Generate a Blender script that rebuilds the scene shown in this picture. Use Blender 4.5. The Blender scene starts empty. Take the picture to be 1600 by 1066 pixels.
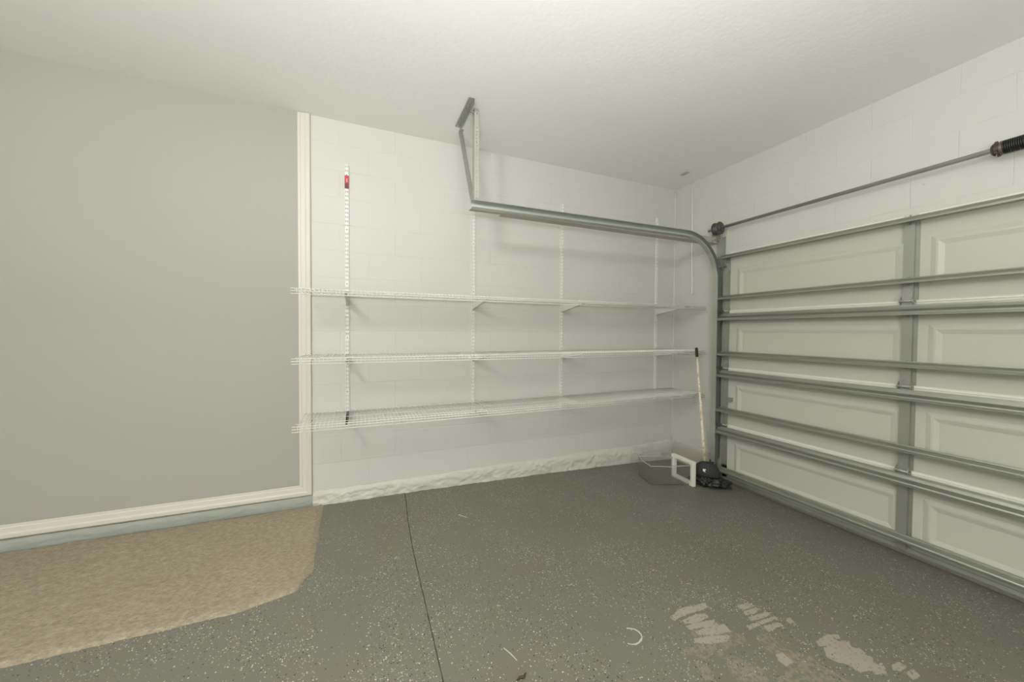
import bpy, bmesh, math, random
from math import sin, cos, pi, exp
from mathutils import Vector, Matrix, noise
random.seed(7)
sc = bpy.context.scene
C = sc.collection

# ---------------------------------------------------------------- camera, light, exposure
cam_d = bpy.data.cameras.new('camera'); cam = bpy.data.objects.new('camera', cam_d); C.objects.link(cam)
CAMP = Vector((-3.2911, -3.1202, 1.4226))
yaw, pit, rol = .3986, -.0211, .0060
fw = Vector((sin(yaw)*cos(pit), cos(yaw)*cos(pit), sin(pit)))
rt = fw.cross(Vector((0, 0, 1))).normalized(); up = rt.cross(fw)
r2 = rt*cos(rol)+up*sin(rol); u2 = up*cos(rol)-rt*sin(rol)
M = Matrix((r2, u2, -fw)).transposed().to_4x4(); M.translation = CAMP
cam.matrix_world = M
cam_d.sensor_width = 36; cam_d.lens = 574.642/1600*36
cam_d.shift_x = .2593/1600; cam_d.shift_y = -1.857/1600
cam_d.clip_start = .02; cam_d.clip_end = 60
sc.camera = cam

world = bpy.data.worlds.new('world'); sc.world = world; world.use_nodes = True
world.node_tree.nodes['Background'].inputs[0].default_value = (.75, .8, .8, 1)
world.node_tree.nodes['Background'].inputs[1].default_value = .3

def light(name, kind, loc, power, col, rot=(0, 0, 0), **k):
    d = bpy.data.lights.new(name, kind); d.energy = power; d.color = col
    for a, b in k.items(): setattr(d, a, b)
    o = bpy.data.objects.new(name, d); C.objects.link(o); o.location = loc; o.rotation_euler = rot
    return o
YBACK = -6.6
# the garage's ceiling bulb behind the camera, then two added soft area fills with no real fixture
light('ceiling_bulb', 'POINT', (-4.40, -3.05, 2.86), 100, (1, 1, 1), shadow_soft_size=.20)
light('upward_fill', 'AREA', (-3.3, -3.5, 1.6), 140, (1, 1, 1), rot=(math.radians(180), 0, 0), shape='RECTANGLE', size=1.2, size_y=1.0)  # added fill facing up, brightens the ceiling so it bounces into the room
light('rear_fill', 'AREA', (-4.6, YBACK+.05, 1.45), 112, (1, 1, 1), rot=(math.radians(90), 0, math.radians(-8)), shape='RECTANGLE', size=2.4, size_y=2.2)  # added broad fill at the rear wall, evens out the walls and corner

sc.view_settings.view_transform = 'Standard'; sc.view_settings.look = 'None'
sc.view_settings.gamma = 1; sc.view_settings.use_curve_mapping = False
sc.view_settings.exposure = 0.0

# ---------------------------------------------------------------- materials
def nd(nt, t, **k):
    n = nt.nodes.new(t)
    for a, b in k.items(): setattr(n, a, b)
    return n
def mat(name, col, rough=.6, metal=0., bump=None, var=0., spec=.5, coat=0):
    m = bpy.data.materials.new(name); m.use_nodes = True; nt = m.node_tree; b = nt.nodes['Principled BSDF']
    b.inputs['Base Color'].default_value = (*col, 1); b.inputs['Roughness'].default_value = rough
    b.inputs['Metallic'].default_value = metal; b.inputs['Specular IOR Level'].default_value = spec
    tc = nd(nt, 'ShaderNodeTexCoord')
    if var:
        n = nd(nt, 'ShaderNodeTexNoise'); n.inputs['Scale'].default_value = 9; n.inputs['Detail'].default_value = 6
        nt.links.new(tc.outputs['Object'], n.inputs['Vector'])
        mx = nd(nt, 'ShaderNodeMix', data_type='RGBA')
        mx.inputs[6].default_value = (*[c*(1-var) for c in col], 1); mx.inputs[7].default_value = (*[min(1, c*(1+var)) for c in col], 1)
        nt.links.new(n.outputs['Fac'], mx.inputs[0]); nt.links.new(mx.outputs[2], b.inputs['Base Color'])
    if bump:
        s, st, dist = bump
        n = nd(nt, 'ShaderNodeTexNoise'); n.inputs['Scale'].default_value = s; n.inputs['Detail'].default_value = 5
        nt.links.new(tc.outputs['Object'], n.inputs['Vector'])
        bp = nd(nt, 'ShaderNodeBump'); bp.inputs['Strength'].default_value = st; bp.inputs['Distance'].default_value = dist
        nt.links.new(n.outputs['Fac'], bp.inputs['Height']); nt.links.new(bp.outputs['Normal'], b.inputs['Normal'])
    return m

def math_(nt, op, a, b=None, c=None, clamp=False):
    n = nd(nt, 'ShaderNodeMath', operation=op, use_clamp=clamp)
    for i, v in enumerate((a, b, c)):
        if v is None: continue
        if isinstance(v, (int, float)): n.inputs[i].default_value = v
        else: nt.links.new(v, n.inputs[i])
    return n.outputs[0]
def mixc(nt, f, a, b):
    n = nd(nt, 'ShaderNodeMix', data_type='RGBA')
    for i, v in ((0, f), (6, a), (7, b)):
        if isinstance(v, tuple): n.inputs[i].default_value = (*v, 1)
        elif isinstance(v, (int, float)): n.inputs[i].default_value = v
        else: nt.links.new(v, n.inputs[i])
    return n.outputs[2]
def tnoise(nt, vec, scale, detail=3, rough=.5):
    n = nd(nt, 'ShaderNodeTexNoise'); n.inputs['Scale'].default_value = scale; n.inputs['Detail'].default_value = detail
    n.inputs['Roughness'].default_value = rough; nt.links.new(vec, n.inputs['Vector']); return n.outputs['Fac']

def block_mat(name, axis, off, col):
    """painted concrete block: courses 0.2032 m, blocks 0.4064 m, worn thin joints"""
    m = bpy.data.materials.new(name); m.use_nodes = True; nt = m.node_tree; b = nt.nodes['Principled BSDF']
    tc = nd(nt, 'ShaderNodeTexCoord'); sp = nd(nt, 'ShaderNodeSeparateXYZ'); nt.links.new(tc.outputs['Object'], sp.inputs[0])
    wob = tnoise(nt, tc.outputs['Object'], 5, 3)
    cb = nd(nt, 'ShaderNodeCombineXYZ')
    u = math_(nt, 'ADD', sp.outputs[axis], -off+8.128)
    u = math_(nt, 'ADD', u, math_(nt, 'MULTIPLY', math_(nt, 'SUBTRACT', wob, .5), .012))
    v = math_(nt, 'ADD', sp.outputs[2], math_(nt, 'MULTIPLY', math_(nt, 'SUBTRACT', tnoise(nt, tc.outputs['Object'], 4.2, 2), .5), .010))
    nt.links.new(u, cb.inputs[0]); nt.links.new(v, cb.inputs[1])
    def brick(sz, smooth):
        br = nd(nt, 'ShaderNodeTexBrick', offset=.5, offset_frequency=2); nt.links.new(cb.outputs[0], br.inputs['Vector'])
        br.inputs['Scale'].default_value = 1; br.inputs['Mortar Size'].default_value = sz; br.inputs['Mortar Smooth'].default_value = smooth
        br.inputs['Brick Width'].default_value = .4064; br.inputs['Row Height'].default_value = .2032
        return br.outputs['Fac']
    j = brick(.0045, .8)
    fade = nd(nt, 'ShaderNodeMapRange'); nt.links.new(tnoise(nt, tc.outputs['Object'], 2.3, 4, .65), fade.inputs[0])
    fade.inputs[1].default_value = .34; fade.inputs[2].default_value = .66; fade.inputs[3].default_value = .15; fade.inputs[4].default_value = 1
    jj = math_(nt, 'MULTIPLY', j, fade.outputs[0])
    rough = tnoise(nt, tc.outputs['Object'], 45, 6, .6)
    lump = tnoise(nt, tc.outputs['Object'], 8, 4, .5)
    h = math_(nt, 'ADD', math_(nt, 'MULTIPLY', jj, -1.0), math_(nt, 'ADD', math_(nt, 'MULTIPLY', rough, .30), math_(nt, 'MULTIPLY', lump, .45)))
    bp = nd(nt, 'ShaderNodeBump'); bp.inputs['Strength'].default_value = .6; bp.inputs['Distance'].default_value = .0030
    nt.links.new(h, bp.inputs['Height']); nt.links.new(bp.outputs['Normal'], b.inputs['Normal'])
    big = tnoise(nt, tc.outputs['Object'], 1.6, 3)
    c = mixc(nt, big, tuple(x*.96 for x in col), tuple(min(1, x*1.03) for x in col))
    spk = nd(nt, 'ShaderNodeMapRange'); nt.links.new(tnoise(nt, tc.outputs['Object'], 23, 2), spk.inputs[0])
    spk.inputs[1].default_value = .765; spk.inputs[2].default_value = .80
    c = mixc(nt, math_(nt, 'MULTIPLY', spk.outputs[0], .5), c, (.42, .41, .36))
    nt.links.new(c, b.inputs['Base Color']); b.inputs['Roughness'].default_value = .55
    return m

def floor_mat(name, peel):
    """grey epoxy paint with scattered white and black flakes; peel 0 painted .. 1 bare"""
    m = bpy.data.materials.new(name); m.use_nodes = True; nt = m.node_tree; b = nt.nodes['Principled BSDF']
    tc = nd(nt, 'ShaderNodeTexCoord'); O = tc.outputs['Object']
    base = mixc(nt, tnoise(nt, O, 1.3, 6, .6), (.138, .136, .106), (.178, .175, .138))
    base = mixc(nt, math_(nt, 'MULTIPLY', math_(nt, 'SUBTRACT', tnoise(nt, O, 3.1, 5, .7), .52, clamp=True), 2.2, clamp=True), base, (.165, .135, .095))
    cl = nd(nt, 'ShaderNodeMapRange'); nt.links.new(tnoise(nt, O, 4.5, 3, .6), cl.inputs[0])
    cl.inputs[1].default_value = .38; cl.inputs[2].default_value = .68; cl.inputs[3].default_value = .05; cl.inputs[4].default_value = .52
    def flakes(scale, rad, colour, share, seed, c0):
        mp = nd(nt, 'ShaderNodeMapping'); mp.inputs['Location'].default_value = (seed, seed*2.1, seed*.7); nt.links.new(O, mp.inputs[0])
        vo = nd(nt, 'ShaderNodeTexVoronoi'); vo.inputs['Scale'].default_value = scale; nt.links.new(mp.outputs[0], vo.inputs['Vector'])
        sx = nd(nt, 'ShaderNodeSeparateColor'); nt.links.new(vo.outputs['Color'], sx.inputs[0])
        pick = math_(nt, 'LESS_THAN', sx.outputs[0], math_(nt, 'MULTIPLY', cl.outputs[0], share))
        sz = math_(nt, 'MULTIPLY', math_(nt, 'ADD', sx.outputs[1], .35), rad)
        inside = math_(nt, 'LESS_THAN', vo.outputs['Distance'], sz)
        return mixc(nt, math_(nt, 'MULTIPLY', pick, inside), c0, colour)
    c = flakes(170, .36, (.42, .41, .33), .55, 0.0, base)
    c = flakes(115, .30, (.55, .53, .44), .42, 3.3, c)
    c = flakes(130, .34, (.035, .035, .030), .50, 7.1, c)
    c = flakes(150, .30, (.34, .24, .15), .22, 5.7, c)
    if peel:
        tan = mixc(nt, tnoise(nt, O, 14, 6, .7), (.21, .17, .115) if peel < 1 else (.29, .26, .20), (.30, .26, .19) if peel < 1 else (.38, .345, .27))
        mr = nd(nt, 'ShaderNodeMapRange'); nt.links.new(tnoise(nt, O, 55 if peel < 1 else 70, 5, .65), mr.inputs[0])
        mr.inputs[1].default_value = .45 if peel < 1 else .36; mr.inputs[2].default_value = mr.inputs[1].default_value+.07
        c = mixc(nt, math_(nt, 'MULTIPLY', mr.outputs[0], .8 if peel < 1 else .95), c, tan)
    nt.links.new(c, b.inputs['Base Color'])
    b.inputs['Roughness'].default_value = .46; b.inputs['Specular IOR Level'].default_value = .35
    bp = nd(nt, 'ShaderNodeBump'); bp.inputs['Strength'].default_value = .35; bp.inputs['Distance'].default_value = .002
    nt.links.new(math_(nt, 'ADD', tnoise(nt, O, 60, 5), math_(nt, 'MULTIPLY', tnoise(nt, O, 9, 3), 2.)), bp.inputs['Height'])
    nt.links.new(bp.outputs['Normal'], b.inputs['Normal'])
    return m

def carpet_mat():
    m = mat('carpet_pile', (.50, .42, .30), .95, spec=.1); nt = m.node_tree; b = nt.nodes['Principled BSDF']
    tc = nd(nt, 'ShaderNodeTexCoord'); O = tc.outputs['Object']
    mp = nd(nt, 'ShaderNodeMapping'); mp.inputs['Scale'].default_value = (1, 1.9, 1); mp.inputs['Rotation'].default_value = (0, 0, .5); nt.links.new(O, mp.inputs[0])
    cr = nd(nt, 'ShaderNodeMapRange'); nt.links.new(tnoise(nt, mp.outputs[0], 42, 7, .75), cr.inputs[0]); cr.inputs[1].default_value = .24; cr.inputs[2].default_value = .68
    c = mixc(nt, cr.outputs[0], (.165, .135, .09), (.49, .43, .315))
    c = mixc(nt, math_(nt, 'MULTIPLY', tnoise(nt, O, 3.0, 4), .45), c, (.30, .25, .17))
    sp = nd(nt, 'ShaderNodeMapRange'); nt.links.new(tnoise(nt, mp.outputs[0], 30, 2), sp.inputs[0])
    sp.inputs[1].default_value = .74; sp.inputs[2].default_value = .78
    c = mixc(nt, math_(nt, 'MULTIPLY', sp.outputs[0], .75), c, (.12, .10, .07))
    nt.links.new(c, b.inputs['Base Color'])
    bp = nd(nt, 'ShaderNodeBump'); bp.inputs['Strength'].default_value = .9; bp.inputs['Distance'].default_value = .006
    nt.links.new(tnoise(nt, mp.outputs[0], 90, 6, .7), bp.inputs['Height']); nt.links.new(bp.outputs['Normal'], b.inputs['Normal'])
    return m

WALLC = (.605, .60, .548)
M_block = block_mat('painted_block_long_wall', 0, .0459, WALLC)
M_blockR = block_mat('painted_block_door_wall', 1, .1228, WALLC)
M_ceil = mat('ceiling_paint', (.86, .86, .815), .8, bump=(38, .28, .004), spec=.25)
M_dry = mat('drywall_grey_paint', (.385, .38, .33), .6, bump=(60, .12, .002), spec=.35)
M_plain = mat('plain_wall_paint', (.60, .60, .56), .7)
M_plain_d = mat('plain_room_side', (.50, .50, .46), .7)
M_trim = mat('cream_trim_paint', (.645, .61, .535), .45, bump=(30, .1, .002))
M_foot = mat('rough_footing_paint', (.57, .56, .49), .55, bump=(70, .8, .006), var=.05)
M_footb = mat('blue_grey_footing_paint', (.33, .35, .305), .6, bump=(60, .6, .004), var=.08)
M_footr = mat('tan_grey_footing_paint', (.46, .44, .37), .6, bump=(40, .25, .003), var=.07)
M_floor = floor_mat('flake_floor_paint', 0); M_bare = floor_mat('bare_peeled_concrete', 1); M_stain = floor_mat('brown_worn_patch', .5)
M_scuff = mat('white_scuff', (.50, .50, .44), .6)
M_groove = mat('groove_dark', (.05, .045, .035), .9)
M_galv = mat('galvanized_steel', (.375, .385, .33), .40, metal=.85, bump=(25, .08, .002), var=.10)
M_galvd = mat('dull_galvanized_steel', (.40, .41, .37), .50, metal=.75, var=.15)
M_galvp = mat('galvanized_stile', (.38, .39, .33), .50, metal=.72, var=.08)
M_track = mat('bright_galvanized_track', (.55, .58, .53), .38, metal=.85, var=.08)
M_galvm = mat('matte_galvanized_steel', (.44, .43, .37), .6, metal=.3, var=.06)
M_dark = mat('dark_steel', (.13, .125, .11), .45, metal=.6, var=.2)
M_red = mat('reddish_cone_paint', (.12, .09, .075), .5, metal=.4, var=.2)
M_spring = mat('black_spring_steel', (.022, .022, .020), .32, metal=.4)
M_door = mat('door_white_paint', (.53, .53, .455), .42, bump=(120, .08, .001))
M_doorb = mat('door_bright_rail', (.74, .73, .65), .38)
M_white = mat('white_coated_wire', (.80, .80, .73), .35)
M_wplate = mat('white_coated_steel', (.80, .80, .74), .38)
M_black = mat('black_coated_bracket', (.02, .02, .018), .4)
M_redlab = mat('red_label', (.55, .05, .07), .45)
M_brlab = mat('dark_brown_label', (.13, .05, .045), .5)
M_pinklab = mat('pale_pink_print', (.80, .38, .38), .5)
M_seal = mat('brown_rubber_seal', (.14, .125, .10), .6)
M_bag = mat('black_plastic', (.018, .018, .018), .32, bump=(30, .5, .01))
M_hood = mat('dark_grey_plastic', (.030, .030, .029), .62, spec=.35)
M_pole = mat('worn_cream_pole', (.72, .66, .50), .5)
M_ppl = mat('white_plastic', (.78, .78, .68), .4)
def pole_mat():
    nt = M_pole.node_tree; b = nt.nodes['Principled BSDF']; tc = nd(nt, 'ShaderNodeTexCoord')
    mr = nd(nt, 'ShaderNodeMapRange'); nt.links.new(tnoise(nt, tc.outputs['Object'], 30, 5, .7), mr.inputs[0])
    mr.inputs[1].default_value = .52; mr.inputs[2].default_value = .62
    nt.links.new(mixc(nt, mr.outputs[0], (.76, .71, .57), (.55, .38, .22)), b.inputs['Base Color'])
pole_mat()
def clear_mat():
    m = bpy.data.materials.new('smoky_clear_plastic'); m.use_nodes = True; nt = m.node_tree; nt.nodes.clear()
    o = nd(nt, 'ShaderNodeOutputMaterial'); t = nd(nt, 'ShaderNodeBsdfTransparent'); t.inputs[0].default_value = (.93, .93, .92, 1)
    g = nd(nt, 'ShaderNodeBsdfGlossy'); g.inputs['Roughness'].default_value = .12
    d = nd(nt, 'ShaderNodeBsdfDiffuse'); d.inputs[0].default_value = (.5, .5, .46, 1)
    fr = nd(nt, 'ShaderNodeValue'); fr.outputs[0].default_value = .07
    a = nd(nt, 'ShaderNodeMixShader'); a.inputs[0].default_value = .06; nt.links.new(t.outputs[0], a.inputs[1]); nt.links.new(d.outputs[0], a.inputs[2])
    s = nd(nt, 'ShaderNodeMixShader'); nt.links.new(fr.outputs[0], s.inputs[0]); nt.links.new(a.outputs[0], s.inputs[1]); nt.links.new(g.outputs[0], s.inputs[2])
    nt.links.new(s.outputs[0], o.inputs[0]); return m
M_clear = clear_mat()
M_clrim = mat('clear_plastic_rim', (.52, .52, .47), .25)

# ---------------------------------------------------------------- mesh helpers
def fz(x): return .13*(1-exp(-abs(min(x, 0))/2.2))       # the slab falls gently towards the garage door
def obj(name, bm, m, parent=None, smooth=False, bevel=0, loc=None):
    bmesh.ops.recalc_face_normals(bm, faces=bm.faces)
    me = bpy.data.meshes.new(name); bm.to_mesh(me); bm.free()
    for x in (m if isinstance(m, (list, tuple)) else [m]): me.materials.append(x)
    if smooth:
        for p in me.polygons: p.use_smooth = True
    o = bpy.data.objects.new(name, me); C.objects.link(o)
    if parent: o.parent = parent
    if bevel:
        b = o.modifiers.new('bevel', 'BEVEL'); b.width = bevel; b.segments = 2; b.limit_method = 'ANGLE'
    return o
def mesh_at(name, bm, m, loc, **k):
    bmesh.ops.translate(bm, verts=bm.verts, vec=-Vector(loc)); o = obj(name, bm, m, **k); o.location = loc; return o
def thing(name, label, cat, loc, group=None):
    o = bpy.data.objects.new(name, None); C.objects.link(o); o.location = loc; o.empty_display_size = .1
    o['label'] = label; o['category'] = cat
    if group: o['group'] = group
    return o
def tag(o, label, cat, group=None, kind=None):
    o['label'] = label; o['category'] = cat
    if group: o['group'] = group
    if kind: o['kind'] = kind
    return o
def part(name, bm, m, t, **k):
    """a part built in world coordinates, parented to thing t (whose origin is unrotated)"""
    w = Vector(t.location); p = t.parent
    while p: w = w+Vector(p.location); p = p.parent
    bmesh.ops.translate(bm, verts=bm.verts, vec=-w)
    return obj(name, bm, m, parent=t, **k)
def box(bm, x0, x1, y0, y1, z0, z1, mi=0):
    v = [bm.verts.new((x, y, z)) for x in (x0, x1) for y in (y0, y1) for z in (z0, z1)]
    for f in ((0, 1, 3, 2), (4, 6, 7, 5), (0, 4, 5, 1), (2, 3, 7, 6), (0, 2, 6, 4), (1, 5, 7, 3)):
        bm.faces.new([v[i] for i in f]).material_index = mi
    return bm
def B(*a): return box(bmesh.new(), *a)
def frame_of(d):
    d = d.normalized(); a = Vector((0, 0, 1)) if abs(d.z) < .9 else Vector((1, 0, 0))
    s = d.cross(a).normalized(); return s, s.cross(d).normalized()
def tube(bm, pts, r, n=8, cap=True, mi=0):
    pts = [Vector(p) for p in pts]; rs = r if isinstance(r, (list, tuple)) else [r]*len(pts)
    rings = []; S = None
    for i, p in enumerate(pts):
        d = (pts[min(i+1, len(pts)-1)]-pts[max(i-1, 0)])
        s, t = frame_of(d)
        if S is not None:
            s = (S-d.normalized()*S.dot(d.normalized())).normalized(); t = s.cross(d.normalized())
        S = s
        rings.append([bm.verts.new(p+(s*cos(2*pi*k/n)+t*sin(2*pi*k/n))*rs[i]) for k in range(n)])
    for a, b in zip(rings, rings[1:]):
        for k in range(n): bm.faces.new((a[k], a[(k+1) % n], b[(k+1) % n], b[k])).material_index = mi
    if cap: bm.faces.new(rings[0]).material_index = mi; bm.faces.new(rings[-1][::-1]).material_index = mi
    return bm
def sweep(bm, prof, path, frames, closed=True, caps=True, mi=0):
    """prof: 2d points; path: points; frames: (u, v) per path point"""
    rings = [[bm.verts.new(Vector(p)+Vector(u)*a+Vector(v)*b) for a, b in prof] for p, (u, v) in zip(path, frames)]
    n = len(prof)
    for A, Bq in zip(rings, rings[1:]):
        for k in range(n if closed else n-1): bm.faces.new((A[k], A[(k+1) % n], Bq[(k+1) % n], Bq[k])).material_index = mi
    if caps and closed: bm.faces.new(rings[0]); bm.faces.new(rings[-1][::-1])
    return bm
def prism(bm, prof, p0, p1, u, v, mi=0): return sweep(bm, prof, [p0, p1], [(u, v)]*2, mi=mi)
def perf(bm, o, U, V, L, W, pitch, th, cols=1, rx=.0045, ry=.0045, skip=()):
    """a steel strip with a row (or rows) of real holes, from o along U (length) and V (width)"""
    o = Vector(o); U = Vector(U).normalized(); V = Vector(V).normalized(); N = U.cross(V)*th
    n = max(1, round(L/pitch)); pl = L/n; cw = W/cols
    for i in range(n):
        for c in range(cols):
            q = o+U*(i*pl)+V*(c*cw); ce = q+U*pl/2+V*cw/2
            if i in skip:
                vs = [bm.verts.new(q+a) for a in (Vector(), U*pl, U*pl+V*cw, V*cw)]; bm.faces.new(vs)
                vs = [bm.verts.new(q+a+N) for a in (Vector(), U*pl, U*pl+V*cw, V*cw)]; bm.faces.new(vs[::-1]); continue
            outs = [(-pl/2, -cw/2), (0, -cw/2), (pl/2, -cw/2), (pl/2, 0), (pl/2, cw/2), (0, cw/2), (-pl/2, cw/2), (-pl/2, 0)]
            ins = [(-.7*rx, -.7*ry), (0, -ry), (.7*rx, -.7*ry), (rx, 0), (.7*rx, .7*ry), (0, ry), (-.7*rx, .7*ry), (-rx, 0)]
            A = [bm.verts.new(ce+U*a+V*b) for a, b in outs]; I = [bm.verts.new(ce+U*a+V*b) for a, b in ins]
            A2 = [bm.verts.new(v.co+N) for v in A]; I2 = [bm.verts.new(v.co+N) for v in I]
            for k in range(8):
                j = (k+1) % 8
                bm.faces.new((A[k], A[j], I[j], I[k])); bm.faces.new((A2[j], A2[k], I2[k], I2[j])); bm.faces.new((I[k], I[j], I2[j], I2[k]))
    e = [o, o+U*L, o+U*L+V*W, o+V*W]
    for k in range(4):
        a, b = e[k], e[(k+1) % 4]; bm.faces.new([bm.verts.new(x) for x in (a, b, b+N, a+N)])
    return bm
def bolt(bm, p, d, r=.006, h=.005):
    p = Vector(p); d = Vector(d).normalized(); tube(bm, [p, p+d*h], r, 6); return bm
X, Y, Zv = Vector((1, 0, 0)), Vector((0, 1, 0)), Vector((0, 0, 1))

# ---------------------------------------------------------------- room shell
CZ = 3.02; XL, YB = -7.0, -6.6
def struct(name, bm, m, **k):
    o = obj(name, bm, m, **k); o['kind'] = 'structure'; return o
# floor: one slab mesh, with the joint groove and the peeled patches as faces of the same mesh
bm = bmesh.new()
xs = [XL+.25*i for i in range(27)]+[-.25, -.1, 0, .25, .6]; xs = sorted(set([round(x, 4) for x in xs]))
prev = None
for x in xs:
    row = [bm.verts.new((x, y, fz(x))) for y in (YB-.2, -3.5, -1, .2)]
    if prev:
        for k in range(3): bm.faces.new((prev[k], row[k], row[k+1], prev[k+1]))
    prev = row
def poly_floor(pts, mi, lift=.0006, jit=.006, sub=.012):
    out = []
    for i, (x, y) in enumerate(pts):
        x2, y2 = pts[(i+1) % len(pts)]; n = max(1, int(math.hypot(x2-x, y2-y)/sub))
        for k in range(n):
            a, b = x+(x2-x)*k/n, y+(y2-y)*k/n
            out.append((a+random.uniform(-jit, jit), b+random.uniform(-jit, jit)))
    f = bm.faces.new([bm.verts.new((a, b, fz(a)+lift)) for a, b in out]); f.material_index = mi
    bmesh.ops.triangulate(bm, faces=[f])
PATCH = dict(
A1=[(-1.928,-1.836),(-1.84,-1.809),(-1.759,-1.818),(-1.688,-1.824),(-1.693,-1.852),(-1.762,-1.856),(-1.825,-1.851),(-1.926,-1.858)],
A2=[(-1.89,-1.868),(-1.826,-1.864),(-1.742,-1.875),(-1.754,-1.901),(-1.822,-1.907),(-1.897,-1.892)],
A3=[(-1.903,-1.903),(-1.846,-1.905),(-1.74,-1.918),(-1.755,-1.952),(-1.821,-1.94),(-1.906,-1.923)],
A4=[(-1.887,-1.94),(-1.798,-1.942),(-1.722,-1.958),(-1.734,-1.998),(-1.805,-1.99),(-1.885,-1.961)],
A5=[(-1.93,-1.966),(-1.846,-1.981),(-1.757,-2.014),(-1.806,-2.031),(-1.885,-2.013),(-1.94,-1.986)],
B1=[(-1.551,-1.898),(-1.481,-1.901),(-1.46,-1.929),(-1.524,-1.93),(-1.558,-1.917)],
B2=[(-1.561,-1.935),(-1.474,-1.938),(-1.459,-1.954),(-1.526,-1.963),(-1.574,-1.955)],
B3=[(-1.573,-1.969),(-1.453,-1.975),(-1.431,-1.991),(-1.488,-1.998),(-1.582,-1.99)],
B4=[(-1.637,-2.003),(-1.544,-2.004),(-1.443,-2.008),(-1.438,-2.023),(-1.529,-2.023),(-1.641,-2.021)],
B5=[(-1.56,-2.032),(-1.464,-2.04),(-1.462,-2.061),(-1.573,-2.061)],
B6=[(-1.423,-2.043),(-1.377,-2.039),(-1.391,-2.068),(-1.42,-2.068)],
C1=[(-1.428,-2.174),(-1.334,-2.166),(-1.279,-2.187),(-1.296,-2.199),(-1.401,-2.207),(-1.442,-2.197)],
C2=[(-1.431,-2.207),(-1.331,-2.204),(-1.277,-2.224),(-1.31,-2.247),(-1.28,-2.269),(-1.301,-2.289),(-1.287,-2.311),(-1.316,-2.326),(-1.297,-2.354),(-1.335,-2.37),(-1.384,-2.361),(-1.384,-2.341),(-1.431,-2.329),(-1.43,-2.294),(-1.467,-2.269),(-1.473,-2.236)],
D1=[(-1.258,-2.358),(-1.212,-2.363),(-1.209,-2.387),(-1.267,-2.39),(-1.287,-2.373)],
D2=[(-1.253,-2.4),(-1.197,-2.401),(-1.216,-2.429),(-1.27,-2.427)],
D3=[(-1.669,-2.151),(-1.628,-2.155),(-1.637,-2.205),(-1.687,-2.206),(-1.688,-2.175)])
STAIN = dict(
E1=[(-1.895,-2.075),(-1.837,-2.092),(-1.789,-2.147),(-1.787,-2.188),(-1.867,-2.231),(-1.943,-2.202),(-1.93,-2.143)],
E2=[(-1.64,-2.058),(-1.589,-2.071),(-1.596,-2.128),(-1.571,-2.172),(-1.541,-2.21),(-1.543,-2.256),(-1.536,-2.289),(-1.519,-2.328),(-1.501,-2.372),(-1.852,-2.237),(-1.735,-2.227),(-1.679,-2.21),(-1.664,-2.153),(-1.671,-2.105)],
E3=[(-2.009,-1.977),(-1.861,-2.034),(-1.856,-2.069),(-1.966,-2.059),(-2.031,-2.002)],
E4=[(-2.024,-2.057),(-1.984,-2.093),(-2.017,-2.137),(-2.048,-2.126),(-2.048,-2.088)],
E5=[(-1.90,-1.93),(-1.74,-1.95),(-1.70,-2.05),(-1.79,-2.07),(-1.93,-2.03)])
for p in STAIN.values(): poly_floor(p, 2, .0004, .010, .02)
for p in PATCH.values(): poly_floor(p, 1, .0008, .0028, .008)
def ribbon(pts, w, mi, lift=.001):
    pr = None
    for i, (x, y) in enumerate(pts):
        a = Vector(pts[max(i-1, 0)]); b = Vector(pts[min(i+1, len(pts)-1)]); d = (b-a).normalized(); n = Vector((-d.y, d.x))*w/2*random.uniform(.6, 1.3)
        cur = [bm.verts.new((x+n.x, y+n.y, fz(x+n.x)+lift)), bm.verts.new((x-n.x, y-n.y, fz(x-n.x)+lift))]
        if pr: bm.faces.new((pr[0], pr[1], cur[1], cur[0])).material_index = mi
        pr = cur
jp = [(-2.935, -.02), (-2.94, -.15), (-2.962, -.45), (-2.982, -.86), (-2.986, -1.2), (-2.991, -1.52), (-2.994, -1.8), (-3.0, -2.6), (-3.0, -6.5)]
jf = []
for (x, y), (x2, y2) in zip(jp, jp[1:]):
    n = max(1, int(abs(y2-y)/.03)); jf += [(x+(x2-x)*k/n+random.uniform(-.0012, .0012), y+(y2-y)*k/n) for k in range(n)]
ribbon(jf, .0055, 3)
ribbon([(-2.168,-1.814),(-2.15,-1.822),(-2.137,-1.832),(-2.13,-1.848),(-2.131,-1.866),(-2.138,-1.879),(-2.151,-1.888),(-2.17,-1.896),(-2.189,-1.898),(-2.207,-1.892),(-2.22,-1.882)], .007, 4)
ribbon([(-2.614,-.530),(-2.59,-.562),(-2.566,-.593)], .010, 4); ribbon([(-2.726,-1.709),(-2.709,-1.746),(-2.697,-1.785)], .005, 4)
struct('floor', bm, [M_floor, M_bare, M_stain, M_groove, M_scuff])

struct('ceiling', B(XL-.2, .3, YB-.2, .3, CZ, CZ+.15), M_ceil)
struct('wall_back', B(XL-.2, .3, 0, .2, -.05, CZ), M_block)
bm = bmesh.new(); OY0, OY1, OZ = -.68, -5.50, 2.15
box(bm, 0, .2, OY0, .0, -.05, CZ); box(bm, 0, .2, YB-.2, OY1, -.05, CZ); box(bm, 0, .2, OY1, OY0, OZ, CZ)
struct('wall_right', bm, M_blockR)
struct('wall_left', B(XL-.2, XL, YB-.2, .0, -.05, CZ), M_plain_d)
struct('wall_front', B(XL, .0, YB-.2, YB, -.05, CZ), M_plain_d)
struct('wall_drywall_panel', B(XL, -3.66, -.013, .0, .20, CZ), M_dry)
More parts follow.
